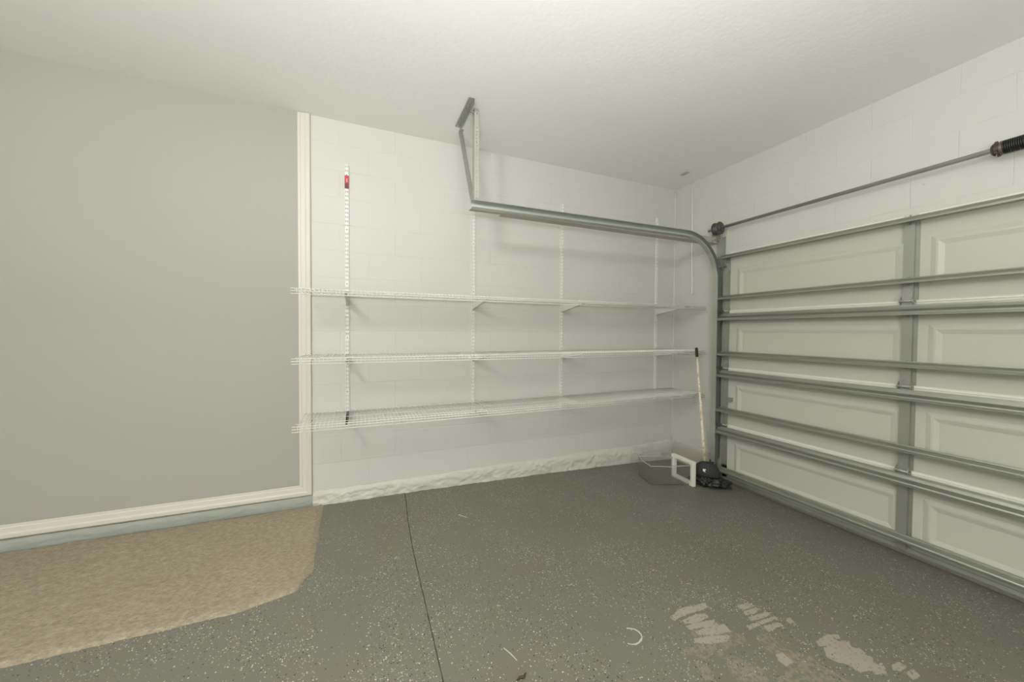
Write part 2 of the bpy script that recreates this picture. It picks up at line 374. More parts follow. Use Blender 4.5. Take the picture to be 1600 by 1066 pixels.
# cream casing round the drywall panel
cas = [(0, 0), (0, .010), (.006, .014), (.020, .014), (.024, .018), (.050, .020), (.060, .024), (.080, .024), (.086, .020), (.086, 0)]
bm = bmesh.new()
def casing(bm, pts):
    # pts: outer edge polyline; profile runs inward; mitred corner
    P0, P1, P2 = pts
    rings = []
    for p, inn in ((P0, Vector((-1, 0, 0))), (P1, Vector((-1, 0, 1))), (P2, Vector((0, 0, 1)))):
        rings.append([bm.verts.new(Vector(p)+inn*(.086-a)+Vector((0, -b, 0))) for a, b in cas])
    return rings
rg = casing(bm, ((-3.606, 0, CZ-.004), (-3.606, 0, .190), (XL, 0, .205)))
n = len(cas)
def link_rings(a, b):
    for k in range(n): bm.faces.new((a[k], a[(k+1) % n], b[(k+1) % n], b[k]))
link_rings(rg[0], rg[1]); bm.faces.new(rg[0]); bm.faces.new(rg[1][::-1])
struct('trim_1', bm, M_trim, smooth=False)
bm = bmesh.new(); rg = casing(bm, ((-3.606, 0, CZ-.004), (-3.606, 0, .190), (XL, 0, .205))); link_rings(rg[1], rg[2])
struct('trim_2', bm, M_trim)

# lumpy footing along the long wall
def footing(name, m, x0, x1, h, out, amp, seed, axis='x'):
    bm = bmesh.new(); n = int(abs(x1-x0)/.012); rows = 14; prev = None
    for i in range(n+1):
        x = x0+(x1-x0)*i/n; cur = []
        base = fz(x) if axis == 'x' else 0
        top = .2032+.012*noise.noise(Vector((x*2.2, seed, 0)))+.006*noise.noise(Vector((x*11, seed, 3)))+h
        for k in range(rows+1):
            t = k/rows; z = base-.01+(top-base+.01)*t
            o = out*(1-t**5)+amp*(noise.noise(Vector((x*9, z*16, seed)))*1.0+noise.noise(Vector((x*22+z*30, z*45-x*14, seed+5)))*.85)*(1-t**6)
            o = max(o, .002 if t < 1 else 0.)
            cur.append(bm.verts.new((x, -o, z) if axis == 'x' else (-o, x, z)))
        cur.append(bm.verts.new((x, .02, top) if axis == 'x' else (.02, x, top)))
        if prev:
            for k in range(rows+1): bm.faces.new((prev[k], cur[k], cur[k+1], prev[k+1]))
        prev = cur
    return struct(name, bm, m, smooth=True)
footing('baseboard_back', M_foot, -3.60, 0, .006, .026, .012, 1.3)
footing('baseboard_left', M_footb, XL, -3.60, -.01, .020, .004, 4.1)
footing('baseboard_right', M_footr, -.03, -.66, .008, .014, .003, 8.8, 'y')
# mortar bead in the corner
bm = bmesh.new(); tube(bm, [(-.004+.002*noise.noise(Vector((0, 0, z*.6))), -.004, .2+z*.1) for z in range(0, 29)], .010, 8)
struct('trim_3', bm, M_block, smooth=True)
# painted jamb strip above the door's left end
struct('trim_4', B(-.006, .0, -.652, -.632, 2.18, 2.80), M_blockR)

# ---------------------------------------------------------------- things on walls and ceiling
bm = bmesh.new(); tube(bm, [(-.008, -.232, CZ-.002), (-.008, -.238, 2.6), (-.008, -.243, 2.2), (-.008, -.25, 1.87), (-.011, -.251, 1.85), (-.020, -.252, 1.845)], .0062, 8)
o = mesh_at('wall_conduit', bm, M_wplate, (-.008, -.25, 1.845), smooth=True); tag(o, 'thin white cable conduit running down the block wall left of the garage door', 'conduit')
bm = B(-.305, -.250, -.420, -.335, CZ-.012, CZ)
o = mesh_at('ceiling_plate', bm, M_plain_d, (-.277, -.378, CZ-.008), bevel=.002); tag(o, 'small rectangular painted cover plate on the ceiling near the corner', 'cover plate')

# carpet remnant
bm = bmesh.new(); out = []
cx0, cx1 = -6.2, -3.53
nx, ny = 190, 76; grid = {}
for i in range(nx+1):
    x = cx0+(cx1-cx0)*i/nx
    for j in range(ny+1):
        t = j/ny
        yf = -1.078+.006*noise.noise(Vector((x*7, 1, 0)))
        if x > -3.80: yf = -1.075+(x+3.80)*.27                # cut front corner
        if x > -3.575: yf = -1.015+(x+3.575)*3.2
        yb = -.030+.004*noise.noise(Vector((x*8, 5, 0)))
        y = yb+(yf-yb)*t
        xx = x+(.010*noise.noise(Vector((y*9, 0, 2)))+.006*noise.noise(Vector((y*40, 0, 2)))+.012*t)*(1 if i == nx else 0)
        yy = y-(.006*noise.noise(Vector((x*45, 0, 7))) if j == ny else 0)
        z = fz(x)+.013+.004*noise.noise(Vector((x*22, y*30, 0)))+.0045*noise.noise(Vector((x*80, y*80, 3)))
        if i in (0, nx) or j in (0, ny): z = fz(x)+.0005
        elif i in (1, nx-1) or j in (1, ny-1): z -= .003
        grid[i, j] = bm.verts.new((xx, yy, z))
for i in range(nx):
    for j in range(ny): bm.faces.new((grid[i, j], grid[i+1, j], grid[i+1, j+1], grid[i, j+1]))
o = mesh_at('carpet_remnant', bm, carpet_mat(), (-4.5, -.5, fz(-4.5)), smooth=True)
tag(o, 'beige carpet remnant with ragged cut edges lying on the floor along the left wall', 'carpet')

# bit of leaf litter at the bottom edge
bm = bmesh.new(); tube(bm, [(-2.735, -1.866, .0975), (-2.72, -1.860, .0985), (-2.705, -1.864, .099), (-2.69, -1.852, .098)], [.002, .005, .006, .002], 6)
o = mesh_at('dry_leaf_bit', bm, mat('brown_litter', (.07, .045, .03), .8), (-2.71, -1.86, .093)); tag(o, 'small brown dry leaf scrap on the grey floor at the bottom edge of the photo', 'leaf')

# ---------------------------------------------------------------- shelf standards
SX = (-3.36, -2.35, -1.46, -.265); Z0, Z1 = .715, 2.695
nth = ('leftmost', 'second from left', 'third from left', 'rightmost')
g = thing('shelf_standard', '', 'shelf standard', (SX[0], 0, Z0), 'slotted wall standards for the wire shelves')
sb = bmesh.new()
perf(sb, (SX[0]-.013, -.0135, Z0), (0, 0, 1), (1, 0, 0), Z1-Z0, .026, .0317, .0014, cols=2, rx=.0095, ry=.0030, skip=(7, 20, 33, 46, 59))
box(sb, SX[0]-.0135, SX[0]-.0120, -.0145, -.0005, Z0, Z1); box(sb, SX[0]+.0120, SX[0]+.0135, -.0145, -.0005, Z0, Z1)
part('channel', sb, M_wplate, g)
for k in (7, 20, 33, 46, 59): part('screw', bolt(bmesh.new(), (SX[0], -.0148, Z0+(k+.5)*(Z1-Z0)/62), (0, -1, 0), .0042, .0015), M_dark, g)
lb = bmesh.new(); box(lb, SX[0]-.0145, SX[0]+.0145, -.0170, -.0155, 2.512, 2.610, 0); box(lb, SX[0]-.013, SX[0]+.013, -.0174, -.0168, 2.513, 2.552, 1)
box(lb, SX[0]-.003, SX[0]+.005, -.0176, -.0169, 2.560, 2.588, 2); box(lb, SX[0]-.0145, SX[0]-.0130, -.0155, -.0005, 2.512, 2.61, 0)
part('red_label', lb, [M_redlab, M_brlab, M_pinklab], g)['label'] = 'red and brown paper label near the top of the standard'
slabs = ['white slotted shelf standard at the far left with its red label fully visible',
         'white slotted shelf standard behind the hanging steel bracket, second from the left',
         'white slotted shelf standard crossing behind the middle of the door track, third from the left',
         'white slotted shelf standard nearest the room corner, rightmost of the four']
g['label'] = slabs[0]; stds = [g]
def dup(root, dx):
    r = root.copy(); C.objects.link(r); r.location = Vector(root.location)+Vector(dx)
    for ch in list(root.children):
        c = ch.copy(); C.objects.link(c); c.parent = r
        for q in ch.children:
            d = q.copy(); C.objects.link(d); d.parent = c
    return r
for i in (1, 2, 3):
    r = dup(g, (SX[i]-SX[0], 0, (0, -.012, -.036, -.020)[i])); r['label'] = slabs[i]
    if i == 1:                       # this one has lost its paper label
        for c in list(r.children):
            if c.name.startswith('red_label'): bpy.data.objects.remove(c)

# ---------------------------------------------------------------- wire shelves and brackets
SHZ = (1.697, 1.247, .810); XA, XB = -3.655, -.035; YBk, YF = -.022, -.430
snames = ('highest', 'middle', 'lowest')
slab = ['white ventilated wire shelf, top one of three on the block wall', 'white ventilated wire shelf, middle one of three, touched by the pole grip', 'white ventilated wire shelf, bottom one of three, held by a black bracket at its left']
sh = thing('wire_shelf', slab[0], 'wire shelf', (XA, 0, SHZ[0]), 'white wire shelves along the block wall')
z = SHZ[0]; db = bmesh.new(); nW = 143
for k in range(nW+1):
    x = XA+.012+(XB-XA-.024)*k/nW
    tube(db, [(x, YBk, z), (x, YF-.001, z), (x, YF-.003, z-.003), (x, YF-.003, z-.036)], .0018, 5)
part('deck_wires', db, M_white, sh, smooth=True)
for y, zz, r, e in ((YBk, z-.004, .0030, 0), (-.225, z-.004, .0026, .002), (-.36, z-.004, .0026, .008), (YF+.004, z-.004, .0030, .022)):
    part('long_rod', tube(bmesh.new(), [(XA-e, y, zz), (XB+e*.3, y, zz)], r, 6), M_white, sh, smooth=True)
for zz in (z-.020, z-.038): part('lip_rod', tube(bmesh.new(), [(XA-.022, YF, zz), (XB+.02, YF, zz)], .0030, 6), M_white, sh, smooth=True)
for i in (1, 2):
    r = dup(sh, (0, 0, SHZ[i]-SHZ[0])); r['label'] = slab[i]

def bracket(x, z, m):
    """tapered steel arm hooked in the standard, under the deck"""
    bm = bmesh.new(); t = -.0085
    for s in (-1, 1):
        xo = x+s*.0055
        prof = [(-.016, t), (-.405, t), (-.405, t-.012), (-.36, t-.020), (-.016, t-.070)]
        a = [bm.verts.new((xo-.001, y, z+q)) for y, q in prof]; b = [bm.verts.new((xo+.001, y, z+q)) for y, q in prof]
        bm.faces.new(a); bm.faces.new(b[::-1])
        for k in range(5): bm.faces.new((a[k], a[(k+1) % 5], b[(k+1) % 5], b[k]))
    # folded bottom edge joining the two sides
    lo = [(-.016, t-.070), (-.36, t-.020), (-.405, t-.012)]
    a = [bm.verts.new((x-.0065, y, z+q)) for y, q in lo]; b = [bm.verts.new((x+.0065, y, z+q)) for y, q in lo]
    c = [bm.verts.new((v.co.x, v.co.y, v.co.z+.002)) for v in a]; d = [bm.verts.new((v.co.x, v.co.y, v.co.z+.002)) for v in b]
    for k in (0, 1):
        bm.faces.new((a[k], b[k], b[k+1], a[k+1])); bm.faces.new((c[k], c[k+1], d[k+1], d[k])); bm.faces.new((a[k], a[k+1], c[k+1], c[k])); bm.faces.new((b[k], d[k], d[k+1], b[k+1]))
    box(bm, x-.0065, x+.0065, -.405, -.402, z+t-.012, z+t)
    for q in (-.018, -.05): 
        for s in (-1, 1): box(bm, x+s*.0065-.001, x+s*.0065+.001, -.0165, -.010, z+t+q-.006, z+t+q+.004)
    return mesh_at('shelf_bracket', bm, m, (x, -.016, z+t-.07))
where = ('on the leftmost standard', 'on the second standard, below the hanging bracket', 'on the third standard', 'on the standard nearest the corner')
for zi, z in enumerate(SHZ):
    for i, x in enumerate(SX):
        blk = zi == 2 and i == 0
        o = bracket(x, z, M_black if blk else M_wplate)
        tag(o, ('black' if blk else 'white')+' tapered bracket under the '+('top', 'middle', 'bottom')[zi]+' wire shelf '+where[i], 'shelf bracket', 'brackets under the wire shelves')

# ---------------------------------------------------------------- garage door
SH = .5437; DY0, DY1 = -.652, -5.53; DX = -.030
gd = thing('garage_door', 'closed white sectional garage door with steel struts and stiles on its inside', 'garage door', (DX, DY0, 0)); gd['kind'] = 'thing'
stY = [-1.933, -3.155, -4.375]
fieldY = [(DY0-.055, stY[0]+.028), (stY[0]-.050, stY[1]+.028), (stY[1]-.05, stY[2]+.028), (stY[2]-.05, DY1+.055)]
for s in range(4):
    z0, z1 = s*SH+(.030 if s == 0 else .004), (s+1)*SH-.004+(-.006 if s == 3 else 0)
    bm = bmesh.new()
    # inner face with embossed panels
    ys = [DY0]; zs0, zs1 = z0, z1
    def quad(a, b, c, d): bm.faces.new([bm.verts.new(p) for p in (a, b, c, d)])
    cur = DY0
    for fa, fb_ in fieldY:
        pa, pb = fa-(.065 if fa > -1 else .039), fb_-.015; qa, qb = s*SH+.105, s*SH+SH-.145
        quad((DX, cur, z0), (DX, pa, z0), (DX, pa, z1), (DX, cur, z1)); cur = pb
        quad((DX, pa, z0), (DX, pb, z0), (DX, pb, qa), (DX, pa, qa)); quad((DX, pa, qb), (DX, pb, qb), (DX, pb, z1), (DX, pa, z1))
        rr = [(0, 0), (.024, -.008), (.034, -.008), (.060, 0)]
        R_ = [[(DX+dx, pa-o_, qa+o_), (DX+dx, pb+o_, qa+o_), (DX+dx, pb+o_, qb-o_), (DX+dx, pa-o_, qb-o_)] for o_, dx in rr]
        for a, b in zip(R_, R_[1:]):
            for k in range(4): quad(a[k], a[(k+1) % 4], b[(k+1) % 4], b[k])
        quad(*R_[-1])
    quad((DX, cur, z0), (DX, DY1, z0), (DX, DY1, z1), (DX, cur, z1))
    bmesh.ops.remove_doubles(bm, verts=bm.verts, dist=1e-5)
    # edges and outer skin
    xo = DX+.028
    for a, b in (((DY0, z0), (DY1, z0)), ((DY0, z1), (DY1, z1)), ((DY0, z0), (DY0, z1)), ((DY1, z0), (DY1, z1))):
        quad((DX, *a), (DX, *b), (xo, *b), (xo, *a))
    quad((xo, DY0, z0), (xo, DY1, z0), (xo, DY1, z1), (xo, DY0, z1))
    part('door_section', bm, M_door, gd)
# bright tongue rails at each meeting joint and along the top
rail = [(0, -.020), (.006, -.020), (.011, -.014), (.013, -.004), (.009, 0), (.014, .004), (.012, .013), (.006, .018), (0, .018)]
for s in (1, 2, 3, 4):
    zz = s*SH+(-.008 if s < 4 else -.006); bm = bmesh.new()
    for a, b in ((DY0-.052, stY[0]+.030), (stY[0]-.036, stY[1]+.03), (stY[1]-.036, stY[2]+.03), (stY[2]-.036, DY1+.05)):
        prism(bm, [(p, q) for p, q in rail], (DX, a, zz), (DX, b, zz), (-1, 0, 0), (0, 0, 1))
    part('meeting_rail', bm, M_doorb, gd)
# stiles: galvanized U channels, one per section; plus the end stiles
for s in range(4):
    a, b = s*SH+.030*(s == 0)+.012, (s+1)*SH-.022
    for y in stY:
        bm = bmesh.new()
        box(bm, DX-.026, DX, y-.025, y+.025, a, b); box(bm, DX-.003, DX, y-.042, y-.025, a, b); 
        for q in (.12, .26, .40): bolt(bm, (DX-.003, y-.034, s*SH+q), (-1, 0, 0), .003, .0015)
        part('centre_stile', bm, M_galvp, gd)
    bm = bmesh.new(); perf(bm, (DX-.004, DY0-.050, a), (0, 0, 1), (0, 1, 0), b-a, .048, .068, .003, rx=.006, ry=.004)
    box(bm, DX-.028, DX-.002, DY0-.004, DY0-.001, a, b)
    part('end_stile', bm, M_galvp, gd)
# horizontal struts
def strut(zt, h, big):
    """hat shaped bar with a front lip; zt top, h height"""
    lip = [(.050, -h+.012), (.056, -h+.010), (.056, -h-.001), (.052, -h-.003)]
    if big: pr = [(0, 0), (.012, 0), (.014, -.010), (.022, -.026), (.046, -.042)]+lip+[(.046, -h+.002), (.0, -h+.004)]
    else: pr = [(0, 0), (.010, 0), (.012, -.006), (.020, -.012), (.046, -.020)]+lip+[(.046, -h+.002), (.0, -h+.002)]
    bm = bmesh.new(); prism(bm, pr, (DX-.0265, DY0+.022, zt), (DX-.0265, DY1-.02, zt), (-1, 0, 0), (0, 0, 1))
    return bm
for k, (zt, h, big) in enumerate(((2.168, .038, 0), (1.783, .037, 0), (1.610, .064, 1), (1.252, .038, 0), (1.070, .062, 1), (.715, .038, 0), (.528, .062, 1), (.140, .038, 0))):
    o = part('strut', strut(zt, h, big), M_galv, gd)
    if k == 0: o['label'] = 'galvanized strut along the top of the door'
    for y in stY:
        part('strut_bolt', bolt(bmesh.new(), (DX-.0262, y-.004, zt-h-.008), (-1, 0, .3), .0055, .006), M_galv, o)
        part('strut_bolt', bolt(bmesh.new(), (DX-.0262, y-.004, zt+.006), (-1, 0, .3), .005, .005), M_galv, o)
# hinges on the joints
def hinge(y, zz, end=False):
    bm = bmesh.new(); x = DX-.027 if not end else DX-.006
    w = .026
    pts = [(-w, -.062), (w, -.062), (w, -.020), (w*.96, 0), (w, .02), (w*.9, .050), (w*.55, .075), (-w*.55, .075), (-w*.9, .05), (-w, .02), (-w*.96, 0), (-w, -.02)]
    a = [bm.verts.new((x, y+p, zz+q)) for p, q in pts]; b = [bm.verts.new((x-.003, y+p, zz+q)) for p, q in pts]
    bm.faces.new(a); bm.faces.new(b[::-1])
    for k in range(len(pts)): bm.faces.new((a[k], a[(k+1) % len(pts)], b[(k+1) % len(pts)], b[k]))
    for s in (-1, 1):    # side ears carrying the pin
        ear = [(0, -.030), (-.020, -.012), (-.026, 0), (-.020, .012), (0, .030)]
        a = [bm.verts.new((x+p, y+s*(w+.001), zz+q)) for p, q in ear]; b = [bm.verts.new((x+p, y+s*(w+.004), zz+q)) for p, q in ear]
        bm.faces.new(a); bm.faces.new(b[::-1])
        for k in range(5): bm.faces.new((a[k], a[(k+1) % 5], b[(k+1) % 5], b[k]))
    for p, q in ((-.008, .052), (.008, .036), (-.006, -.045), (.01, -.04)): bolt(bm, (x-.003, y+p, zz+q), (-1, 0, 0), .0045, .005)
    h = part('hinge' if not end else 'roller_hinge', bm, M_galvd, gd)
    pb = bmesh.new(); tube(pb, [(x-.018, y-w-.007, zz), (x-.018, y+w+(.007 if not end else .055), zz)], .0070, 10)
    part('hinge_pin', pb, M_galvm, h, smooth=True)
    if end:
        rb = bmesh.new(); tube(rb, [(x-.046, y+.022, zz), (x-.046, y+.034, zz)], .019, 16); tube(rb, [(x-.018, y+.015, zz), (x-.046, y+.020, zz), (x-.046, y+.030, zz)], .005, 8)
        part('roller', rb, M_dark, h)
for s in (1, 2, 3):
    for y in stY: hinge(y, s*SH+.004)
    hinge(DY0-.026, s*SH+.002, True)
# top roller bracket
bm = bmesh.new(); zt = 2.055
box(bm, DX-.006, DX-.003, DY0-.052, DY0-.002, zt-.075, zt+.055)
for s in (0, 1):
    ear = [(0, -.05), (-.045, -.005), (-.05, .022), (0, .04)]; yy = DY0-.05+s*.045
    a = [bm.verts.new((DX-.006+p, yy, zt+q)) for p, q in ear]; b = [bm.verts.new((DX-.006+p, yy+.003, zt+q)) for p, q in ear]
    bm.faces.new(a); bm.faces.new(b[::-1])
    for k in range(4): bm.faces.new((a[k], a[(k+1) % 4], b[(k+1) % 4], b[k]))
for q in (-.06, .03): bolt(bm, (DX-.006, DY0-.03, zt+q), (-1, 0, 0), .006, .006)
tb = part('top_roller_bracket', bm, M_galvd, gd)
rb = bmesh.new(); tube(rb, [(DX-.048, DY0-.04, zt+.008), (DX-.048, DY0+.032, zt+.008)], .0055, 8); tube(rb, [(DX-.048, DY0+.026, zt+.008), (DX-.048, DY0+.038, zt+.008)], .019, 16)
part('roller', rb, M_galvd, tb)
bm = bmesh.new(); box(bm, DX-.007, DX-.003, DY0-.05, DY0-.002, .045, .16); box(bm, DX-.03, DX-.006, DY0-.006, DY0-.002, .05, .12)
part('bottom_bracket', bm, M_galvd, gd)
bm = bmesh.new(); box(bm, DX-.010, DX-.001, DY0-.07, DY0-.045, .78, .81); box(bm, DX-.022, DX-.001, DY0-.095, DY0-.050, .775, .785); box(bm, DX-.006, DX-.001, DY0-.10, DY0-.05, .785, .815)
part('slide_lock', bm, M_galvd, gd)
# bottom retainer and rubber seal
bm = bmesh.new(); prism(bm, [(0, .052), (.006, .052), (.010, .030), (.016, .027), (.016, .022), (0, .022)], (DX, DY0, 0), (DX, DY1, 0), (-1, 0, 0), (0, 0, 1)); part('bottom_retainer', bm, M_galvd, gd)
bm = bmesh.new(); prism(bm, [(.018, .022), (.022, .012), (.018, .001), (.006, -.002), (-.01, .002), (-.012, .022)], (DX, DY0+.004, .002), (DX, DY1, .002), (-1, 0, 0), (0, 0, 1)); part('bottom_seal', bm, M_seal, gd)

# ---------------------------------------------------------------- door track
tr = thing('door_track', 'galvanized garage door track, vertical beside the door then curving back under the ceiling', 'door track', (-.085, -.60, 0))
cxc, czc, Rr = -.500, 1.925, .4175
path, fr = [], []
# u: outward radial (away from the curve centre), v: -y towards the door side
path += [(cxc+Rr, -.60, .012), (cxc+Rr, -.60, czc)]; fr += [((1, 0, 0), (0, -1, 0))]*2
for k in range(1, 25):
    a = k/24*pi/2; path.append((cxc+Rr*cos(a), -.60, czc+Rr*sin(a))); fr.append(((cos(a), 0, sin(a)), (0, -1, 0)))
path.append((-2.545, -.60, czc+Rr-.018)); fr.append(((0, 0, 1), (0, -1, 0)))
w = .0265
outer = [(-w, .026), (-w, -.018), (w, -.018), (w, .022), (w-.006, .026)]
inner = [(w-.006, .0245), (w-.0020, .021), (w-.0020, -.016), (-w+.002, -.016), (-w+.002, .024), (-w+.008, .024), (-w+.008, .028), (-w, .0285)]
prof = outer+inner
bm = bmesh.new(); sweep(bm, prof, path, fr); part('track_rail', bm, M_track, tr)
bm = bmesh.new()
zA = lambda x: czc+Rr-.018*((x-cxc)/(-2.545-cxc))
# reinforcing angle behind the horizontal rail, running on to the wall bracket
for x0, x1 in ((-2.30, -.03),):
    p = [(-.0, -.030), (0, .026), (-.003, .026), (-.003, -.027), (-.085, -.027), (-.085, -.030)]
    prism(bm, [(-a, b) for a, b in p], (x0, -.580, zA(x0)), (x1, -.580, 2.3275), (0, 1, 0), (0, 0, 1))
part('reinforcing_angle', bm, M_galvm, tr)
bm = bmesh.new(); prism(bm, [(0, -.030), (0, -.027), (.04, -.027), (.04, -.030)], (-2.545, -.580, zA(-2.545)), (-2.30, -.58, zA(-2.3)), (0, 1, 0), (0, 0, 1)); part('splice_plate', bm, M_galvm, tr)
bm = bmesh.new(); box(bm, -.004, -.001, -.630, -.600, .01, 2.36); box(bm, -.048, -.001, -.5755, -.5725, .02, 2.36); box(bm, -.006, -.001, -.60, -.5725, .02, 2.36)
part('wall_angle', bm, M_galvd, tr)
part('flag_bracket', B(-.075, -.003, -.585, -.582, 2.295, 2.362), M_galv, tr)
for x, z_ in ((-.10, 2.325), (-.07, 2.335), (-.045, 2.318), (-.03, 2.345), (-.13, 2.31)): part('bolt', bolt(bmesh.new(), (x, -.587, z_), (0, -1, 0), .0075, .008), M_galv, tr)
for z_ in (.35, .95, 1.5, 1.9): part('jamb_bracket', B(-.060, -.004, -.575, -.571, z_, z_+.035), M_galv, tr)
o = mesh_at('weather_seal', B(-.020, -.006, -.634, -.620, .02, 2.02), M_ppl, (-.013, -.627, .02)); tag(o, 'narrow white weather seal strip between the vertical track and the door edge', 'weather seal')

# hanger holding the rear of the track to the ceiling
hg = thing('track_hanger', 'perforated steel angle hanger dropping from the ceiling to the end of the track', 'hanger', (-2.54, -.60, CZ))
bm = bmesh.new(); perf(bm, (-2.586, -.672, CZ-.0045), (0, 1, 0), (1, 0, 0), .385, .040, .0257, .003, rx=.0075, ry=.0075)
perf(bm, (-2.546, -.672, CZ-.0045), (0, 1, 0), (0, 0, -1), .385, .036, .1283, .003, rx=.006, ry=.006)
part('ceiling_angle', bm, M_galvd, hg)
bm = bmesh.new(); perf(bm, (-2.514, -.576, 2.385), (0, 0, 1), (1, 0, 0), .630, .030, .0257, .003, rx=.0042, ry=.0042, skip=(20, 21, 22))
perf(bm, (-2.514, -.576, 2.300), (0, 0, 1), (0, 1, 0), .715, .050, .0257, .003, rx=.0042, ry=.0042)
part('drop_post', bm, M_galvm, hg)
bm = bmesh.new(); d = (Vector((-2.520, -.555, 2.33))-Vector((-2.553, -.305, 2.985))); L = d.length; d.normalize()
perf(bm, (-2.556, -.300, 2.985), d, (1, 0, .02), L, .026, .0257, .003, rx=.004, ry=.004)
perf(bm, (-2.556, -.300, 2.985), d, d.cross(Vector((-1, 0, 0))), L, .022, .0257, .003, rx=.004, ry=.004)
part('diagonal_brace', bm, M_galvd, hg)
for p, d, r, h in (((-2.551, -.300, 2.99), (1, 0, 0), .007, .03), ((-2.523, -.548, 2.335), (1, 0, 0), .006, .03), ((-2.549, -.555, 2.995), (1, 0, 0), .007, .040)): part('bolt', bolt(bmesh.new(), p, d, r, h), M_galv, hg)

# torsion shaft, drum and spring
ts = thing('torsion_shaft', 'steel torsion shaft above the garage door with cable drum and black spring', 'torsion shaft', (-.082, -.60, 2.432))
SXx, SZz = -.082, 2.432
bm = bmesh.new(); tube(bm, [(SXx, -.500, SZz), (SXx, -5.7, SZz)], .0135, 20); part('shaft', bm, M_galvd, ts, smooth=True)
bm = bmesh.new()
tube(bm, [(SXx, -.572, SZz), (SXx, -.576, SZz), (SXx, -.578, SZz), (SXx, -.622, SZz), (SXx, -.624, SZz), (SXx, -.628, SZz)], [.058, .060, .050, .050, .061, .058], 28)
tube(bm, [(SXx, -.626, SZz), (SXx, -.640, SZz)], [.028, .022], 16)
for a in range(4): bolt(bm, (SXx+.036*cos(a*pi/2+.5), -.628, SZz+.036*sin(a*pi/2+.5)), (0, -1, 0), .006, .005)
dr = part('cable_drum', bm, M_dark, ts)
bm = bmesh.new()
for k in range(7): 
    yq = -.583-.0055*k; tube(bm, [(SXx+.0515*cos(t/20*2*pi), yq-.0055*t/20, SZz+.0515*sin(t/20*2*pi)) for t in range(21)], .0016, 4)
part('cable', bm, M_dark, dr)
bm = bmesh.new(); box(bm, -.115, -.001, -.566, -.562, 2.352, 2.46); tube(bm, [(SXx, -.550, SZz), (SXx, -.566, SZz)], .026, 18)
part('end_bearing_plate', bm, M_galvd, ts)
bm = bmesh.new(); n = 190; pts = []
turns = 95; yS = -2.302
for k in range(turns*18+1):
    a = k/18*2*pi; pts.append((SXx+.0335*cos(a), yS-.0073*k/18, SZz+.0335*sin(a)))
tube(bm, pts, .0040, 6); part('spring', bm, M_spring, ts, smooth=True)
bm = bmesh.new(); tube(bm, [(SXx, -2.262, SZz), (SXx, -2.270, SZz), (SXx, -2.272, SZz), (SXx, -2.290, SZz), (SXx, -2.292, SZz), (SXx, -2.305, SZz)], [.026, .034, .024, .026, .037, .034], 20)
for a in (.6, 2.2, 3.8, 5.3): tube(bm, [(SXx+.028*cos(a), -2.282, SZz+.028*sin(a)), (SXx+.042*cos(a), -2.282, SZz+.042*sin(a))], .007, 8)
part('winding_cone', bm, M_red, ts)

# ---------------------------------------------------------------- things in the corner
# clear drawer with a white window frame, as if from a refrigerator
fd = thing('clear_drawer', 'clear plastic drawer with a white rectangular front frame standing on the floor in the corner', 'drawer', (-.47, -.58, fz(-.47)))
A_, Bq = Vector((-.470, -.445, 0)), Vector((-.487, -.712, 0)); du = (Bq-A_).normalized(); nn = Vector((-du.y, du.x, 0))
if nn.x > 0: nn = -nn
zb = .026
def frm(bm, w0, w1, h0, h1, th0, th1): # border ring between outer (0..L,0..H) and inset
    pass
L, H = (Bq-A_).length, .225
bm = bmesh.new()
def loop(iu, iz, dn): return [A_+du*a+nn*dn+Vector((0, 0, zb+b)) for a, b in ((iu, iz), (L-iu, iz), (L-iu, H-iz), (iu, H-iz))]
ls = [loop(0, 0, -.034), loop(0, 0, .0), loop(.004, .004, .004), loop(.030, .028, .002), loop(.036, .034, -.006), loop(.036, .034, -.034)]
V = [[bm.verts.new(p) for p in l] for l in ls]
for a, b in zip(V, V[1:]+V[:1]):
    for k in range(4): bm.faces.new((a[k], a[(k+1) % 4], b[(k+1) % 4], b[k]))
ff = part('front_frame', bm, M_ppl, fd, bevel=.0015); ff['label'] = 'white rectangular plastic frame'
# tub
bl, br_, fl_, fr_ = Vector((-.775, -.33, 0)), A_+du*.02+nn*.005, Vector((-.840, -.560, 0)), A_+du*(L-.03)+nn*.005
bm = bmesh.new(); ht = .192
def at(p, z): return Vector((p.x, p.y, z))
base = [bl, fl_, fr_, br_]; ctr = sum(base, Vector())/4
for k in range(4):
    p, q = base[k], base[(k+1) % 4]
    if k == 2: continue
    a, b = ctr+(p-ctr)*.97, ctr+(q-ctr)*.97
    bm.faces.new([bm.verts.new(v) for v in (at(a, zb+.014), at(b, zb+.014), at(q, zb+ht), at(p, zb+ht))])
bm.faces.new([bm.verts.new(at(ctr+(p-ctr)*.97, zb+.014)) for p in base])
tb_ = part('tub', bm, M_clear, fd)
sm = tb_.modifiers.new('solid', 'SOLIDIFY'); sm.thickness = .0025
bm = bmesh.new()
tube(bm, [at(br_, zb+ht), at(bl, zb+ht+.012), at(bl*.9+fl_*.1, zb+ht+.010)]+[at(bl*(1-t)+fl_*t, zb+ht+.006-.004*t-.012*sin(pi*t)) for t in (.3, .5, .7, .9)]+[at(fl_, zb+ht-.006)]+[at(fl_*(1-t)+fr_*t, zb+ht-.010+.004*sin(9*t)) for t in (.1, .2, .35, .5, .7, .85, 1)], .0036, 6)
part('rim', bm, M_clrim, fd, smooth=True)
bm = bmesh.new(); tube(bm, [at(ctr+(p-ctr)*.97, zb+.016) for p in (bl, fl_, fr_)], .003, 6); part('base_edge', bm, mat('dark_clear_edge', (.10, .10, .085), .4), fd)

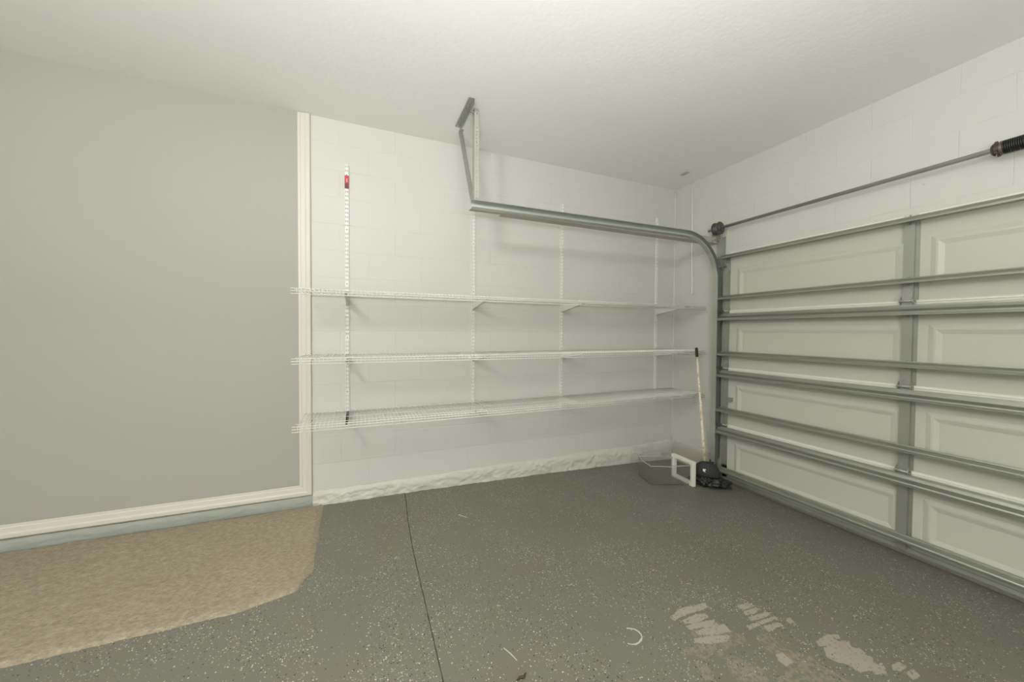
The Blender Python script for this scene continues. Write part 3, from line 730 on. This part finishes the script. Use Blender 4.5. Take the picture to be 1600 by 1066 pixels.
# crumpled black bag and long handled scoop leaning in the corner
dp = Vector((-.300, -.700, 0)); pd = Vector((.629, -.777, 0)); vd = Vector((.777, .629, 0))
sp = thing('long_handled_dustpan', 'black round dustpan on a worn cream pole leaning against the middle shelf', 'dustpan', (dp.x, dp.y, .018))
bm = bmesh.new(); nU, nV = 40, 16; rings = []
for j in range(nV+1):
    t = j/nV; zz = .104+.128*t; rad = .112*math.sqrt(max(0, 1-t**2.6))
    ring = []
    for i in range(nU):
        a = 2*pi*i/nU; q = dp+pd*cos(a)*rad+vd*sin(a)*rad*.55
        rib = 1+.018*(1 if (i % 6) < 3 else -1)*(t > .2)
        q = dp+(q-dp)*rib; ring.append(bm.verts.new((q.x, q.y, zz)))
    rings.append(ring)
for a, b in zip(rings, rings[1:]):
    for k in range(nU): bm.faces.new((a[k], a[(k+1) % nU], b[(k+1) % nU], b[k]))
bm.faces.new(rings[0]); bm.faces.new(rings[-1][::-1])
part('pan', bm, M_hood, sp, smooth=True)
top = Vector((-.185, -.468, 1.278)); bot = Vector((-.272, -.655, .205))
bm = bmesh.new(); d = (top-bot)
# slight crest so that the pole just clears the shelf lips
tube(bm, [bot+d*t for t in (0, .3, .6, .92)], [.0135, .0125, .0105, .0095], 14); part('pole', bm, M_pole, sp, smooth=True)
bm = bmesh.new(); tube(bm, [bot+d*.915, bot+d*.92, bot+d*.96, bot+d*.995, bot+d*1.0], [.011, .0135, .0130, .0135, .010], 12)
for k in range(5): tube(bm, [bot+d*(.926+.014*k), bot+d*(.929+.014*k)], .0148, 12)
part('grip', bm, M_hood, sp, smooth=True)
bm = bmesh.new(); cb_ = bot+d*.0; tube(bm, [cb_+Vector((0, 0, -.02)), cb_+Vector((0, 0, .004)), cb_+Vector((0, 0, .010))], [.024, .026, .018], 14)
tube(bm, [cb_+pd*.0, cb_+pd*.06+Vector((0, 0, .006)), cb_+pd*.075+Vector((0, 0, .012))], [.012, .009, .006], 8); tube(bm, [cb_+pd*.045+Vector((0, 0, .0)), cb_+pd*.045+Vector((0, 0, .035))], .005, 8)
part('collar', bm, M_hood, sp, smooth=True)
bm = bmesh.new(); lc = dp-vd*.064+pd*(-.018)+Vector((0, 0, .165))
pts = [(-.012, .014), (.014, .012), (.010, .002), (.002, -.001), (.012, -.018), (.002, -.014), (-.009, -.010), (-.013, .002)]
a = [bm.verts.new(lc+pd*p+Vector((0, 0, q))) for p, q in pts]; bm.faces.new(a)
o = part('paper_scrap', bm, M_ppl, sp); o.modifiers.new('s', 'SOLIDIFY').thickness = .001; o['label'] = 'torn white sticker'

bm = bmesh.new(); bmesh.ops.create_icosphere(bm, subdivisions=5, radius=1)
for v in bm.verts:
    c = v.co.copy(); n1 = noise.noise(c*2.3)*.25+abs(noise.noise(c*5.1+Vector((3, 1, 2))))*.28+abs(noise.noise(c*11))*.10
    s = .84+n1*1.35; px = c.x*s*.142; py = c.y*s*.095; zz = c.z*s*.052
    tail = max(0, c.x-.3)*.055
    q = dp-vd*.022+pd*(px+tail+.004)+vd*py
    z_ = .056+zz
    if c.y > -.45: z_ = min(z_, .100)
    if z_ < .014: z_ = .014+(z_-.014)*.02
    v.co = Vector((q.x, q.y, z_+fz(q.x)-.012))
o = mesh_at('plastic_bag', bm, M_bag, (dp.x, dp.y, .014), smooth=True); tag(o, 'crumpled black plastic bag bunched on the floor round the foot of the dustpan', 'bag')
